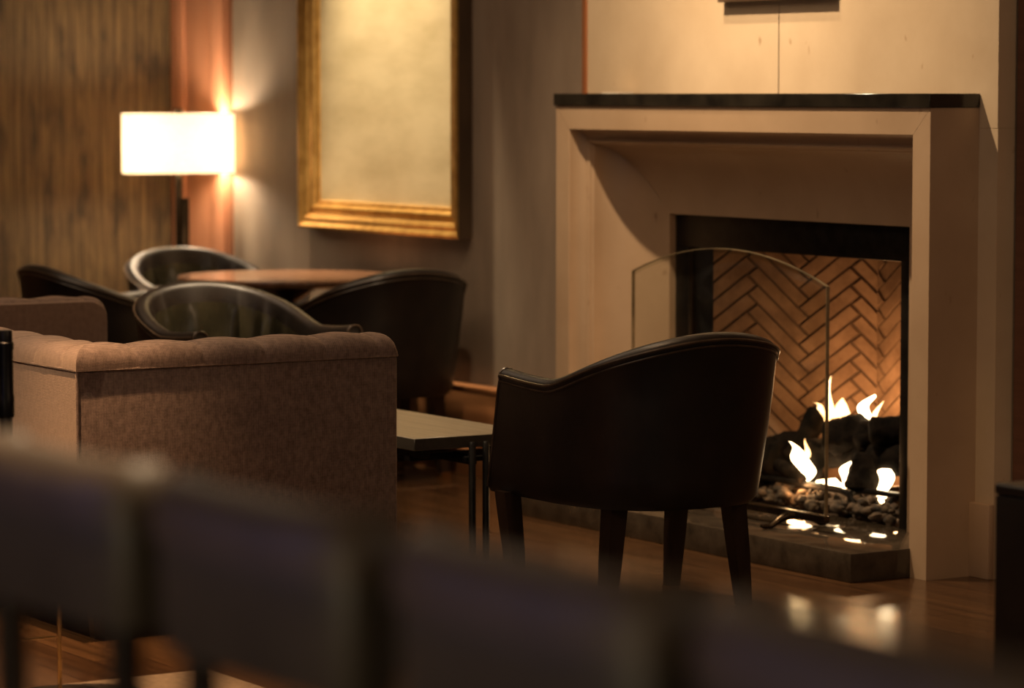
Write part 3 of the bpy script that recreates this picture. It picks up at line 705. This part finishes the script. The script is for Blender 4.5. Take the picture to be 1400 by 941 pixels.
# ---------------------------------------------------------------- bar stools in the foreground
def bar_stool(label, w=.175):
    root = thing('bar_stool', label, 'stool', group='low backed bar stools in the foreground')
    rs = []; top = []
    for i in range(33):
        a = PI * i / 32
        e = .5; ca, sa = math.cos(a), math.sin(a)
        x = w * math.copysign(abs(ca) ** e, ca); y = -.055 * (max(0, sa) ** e) + (.10 * -min(0, sa))
        p = Vector((x, y, 0)); nn = Vector((x / w, y / .055 if sa > 0 else 0, 0)).normalized(); T = .045
        hh = 1.05
        zs = .918
        ring = [p + Vector((0, 0, zs)), p + nn * .004 + Vector((0, 0, zs + .02)), p + nn * .006 + Vector((0, 0, 1.0)), p + nn * .004 + Vector((0, 0, hh - .016)),
                p - nn * .006 + Vector((0, 0, hh - .003)), p - nn * .018 + Vector((0, 0, hh)), p - nn * .035 + Vector((0, 0, hh - .003)), p - nn * T + Vector((0, 0, hh - .02)), p - nn * T + Vector((0, 0, zs))]
        rs.append(ring)
        top.append([p - nn * (T / 2 - .004) + nn * (.033 * math.cos(PI * k / 10)) + Vector((0, 0, hh - .035 + .055 * math.sin(PI * k / 10) ** .8)) for k in range(11)])
    bm = bmesh.new(); rings(bm, rs); finish('backrest', bm, M['stool'], root, angle=60)
    bm = bmesh.new(); rings(bm, top); finish('top_rail', bm, M['stooltop_lit'], root, angle=75)
    for s in (-1, 1):
        bm = bmesh.new(); tube(bm, [(s * (w - .045), -.02, .77), (s * (w - .045), -.022, .93)], .017, 10); finish('upright', bm, M['darkwood'], root)
    bm = bmesh.new(); lathe(bm, [(0, .70), (.17, .70), (.185, .715), (.19, .74), (.185, .765), (.16, .78), (0, .785)], (0, .02, 0), 40); finish('seat', bm, M['stool'], root)
    for a in (-1, 1):
        for b in (-1, 1):
            bm = bmesh.new(); tube(bm, [(a * .17, .02 + b * .17, 0), (a * .12, .02 + b * .12, .71)], [.013, .018], 10); finish('leg', bm, M['darkwood'], root)
    bm = bmesh.new(); q = [(a * .153, .02 + b * .153, .24) for a, b in ((-1, -1), (1, -1), (1, 1), (-1, 1))]
    for i in range(4): tube(bm, [q[i], q[(i + 1) % 4]], .009, 8)
    finish('footrest', bm, M['brass'], root)
    return root
st = bar_stool('blurred bar stool back nearest the left edge of the photo')
SY = -4.66
put(st, 5.43, SY, 0)
put(copy_tree(st), 5.845, SY, 0, 'blurred bar stool back in front of the sofa, second from the left edge')
put(copy_tree(st), 6.265, SY, 0, 'blurred dark bar stool back at the bottom centre, below the low grey table')
put(copy_tree(st), 6.665, SY, 0, 'blurred dark bar stool back nearest the camera, at the bottom right below the fire')

# ---------------------------------------------------------------- lights
def spot(name, loc, aim, e, size, blend=.5, col=(1, .70, .42), r=.03):
    l = bpy.data.lights.new(name, 'SPOT'); l.energy = e; l.color = col; l.spot_size = math.radians(size); l.spot_blend = blend; l.shadow_soft_size = r
    o = bpy.data.objects.new(name, l); C.objects.link(o); o.location = loc
    o.rotation_euler = (Vector(aim) - Vector(loc)).to_track_quat('-Z', 'Y').to_euler(); return o
def point(name, loc, e, col=(1, .62, .32), r=.03):
    l = bpy.data.lights.new(name, 'POINT'); l.energy = e; l.color = col; l.shadow_soft_size = r
    o = bpy.data.objects.new(name, l); C.objects.link(o); o.location = loc; return o
LC = (1, .73, .46)
spot('mantel_downlight', (0, -1.1, 3.5), (0, .0, .9), 500, 80, 1, LC)
spot('breast_downlight', (-.12, -.6, 3.5), (-.12, .18, 1.85), 250, 34, 1, LC)
spot('breast_downlight', (1.05, -.35, 3.5), (.86, .18, 1.6), 34, 16, .8, LC)
spot('lounge_downlight', (-.1, -.15, 3.5), (-1.35, -1.15, .62), 800, 18, .8, LC)
spot('picture_downlight', (-2.56, -.02, 3.35), (-2.54, .24, 1.9), 1300, 44, .9, (1, .80, .52))
spot('table_downlight', (-3.0, -.45, 3.5), (-3.0, -.45, .7), 1100, 36, .7, LC)
spot('sofa_downlight', (.45, -4.7, 3.5), (0, -2.45, .5), 420, 34, .8, LC)
spot('floor_downlight', (1.0, -3.1, 3.5), (1.05, -2.8, 0), 900, 34, .8, (1, .6, .3))
spot('hearth_downlight', (1.4, -1.5, 3.5), (1.5, -.6, 0), 110, 50, .9, (1, .62, .33))
spot('bar_downlight', (5.35, -4.3, 3.5), (5.40, -4.66, 1.0), 420, 14, .7, LC)
for s in (-1, 1):
    for z, e in ((1.28, 8), (1.20, 9), (1.11, 7)):
        p = Matrix.Rotation(lm.rotation_euler.z, 4, 'Z') @ Vector((s * .165, 0, z)) + lm.location
        point('lamp_bulb_light', p, e, (1, .80, .56), .025)
point('fire_light', (.05, .52, .44), 4, (1, .50, .20), .05)
point('fire_light', (.10, .60, .22), 3, (1, .50, .20), .05)
point('fire_light', (-.02, .30, .15), 1.8, (1, .50, .20), .03)
def area(name, loc, aim, e, size, col):
    l = bpy.data.lights.new(name, 'AREA'); l.energy = e; l.color = col; l.size = size
    o = bpy.data.objects.new(name, l); C.objects.link(o); o.location = loc; o.rotation_euler = (Vector(aim) - Vector(loc)).to_track_quat('-Z', 'Y').to_euler()
area('bar_glow', (3.2, -7.6, 1.9), (5.6, -4.5, 1), 9, 1.2, (.4, .4, 1))
area('bar_fill', (8.6, -4.3, 2.2), (1.5, -1.5, .6), 9, 1.8, (1, .80, .62))
area('side_fill', (6.6, -1.1, 2.7), (.8, -.6, .8), 26, 1.5, (1, .64, .38))  # unseen warm fill, added to brighten faces turned to the right
area('bar_back_fill', (6.3, -7.7, 1.3), (5.8, -4.7, .95), 17, 1.2, (1, .78, .5))
area('room_fill', (1.2, -3.6, 3.5), (1.2, -3.6, 0), 18, 3, (1, .70, .45))  # this and the next: unseen overhead fill added to lift the shadows
area('room_fill', (-1.6, -2.6, 3.5), (-1.6, -2.6, 0), 38, 2.5, (1, .72, .48))
w = bpy.data.worlds.new('World'); S.world = w; w.use_nodes = True
w.node_tree.nodes['Background'].inputs[0].default_value = (1, .72, .5, 1); w.node_tree.nodes['Background'].inputs[1].default_value = .02

# ---------------------------------------------------------------- camera
cam = bpy.data.cameras.new('Camera'); co = bpy.data.objects.new('Camera', cam); C.objects.link(co)
F = 4450.0; a = math.radians(32); pitch = math.atan(342.5 / F)
co.location = (8.24, -5.94, 1.4)
fw = Vector((-math.cos(a) * math.cos(pitch), math.sin(a) * math.cos(pitch), -math.sin(pitch)))
co.rotation_euler = fw.to_track_quat('-Z', 'Y').to_euler()
cam.sensor_fit = 'HORIZONTAL'; cam.sensor_width = 36; cam.lens = F / 1400 * 36; cam.clip_start = .05
cam.dof.use_dof = True; cam.dof.focus_distance = 8.6; cam.dof.aperture_fstop = 2.8
S.camera = co
S.view_settings.view_transform = 'Standard'; S.view_settings.look = 'None'; S.view_settings.gamma = 1; S.view_settings.use_curve_mapping = False
S.view_settings.exposure = 0
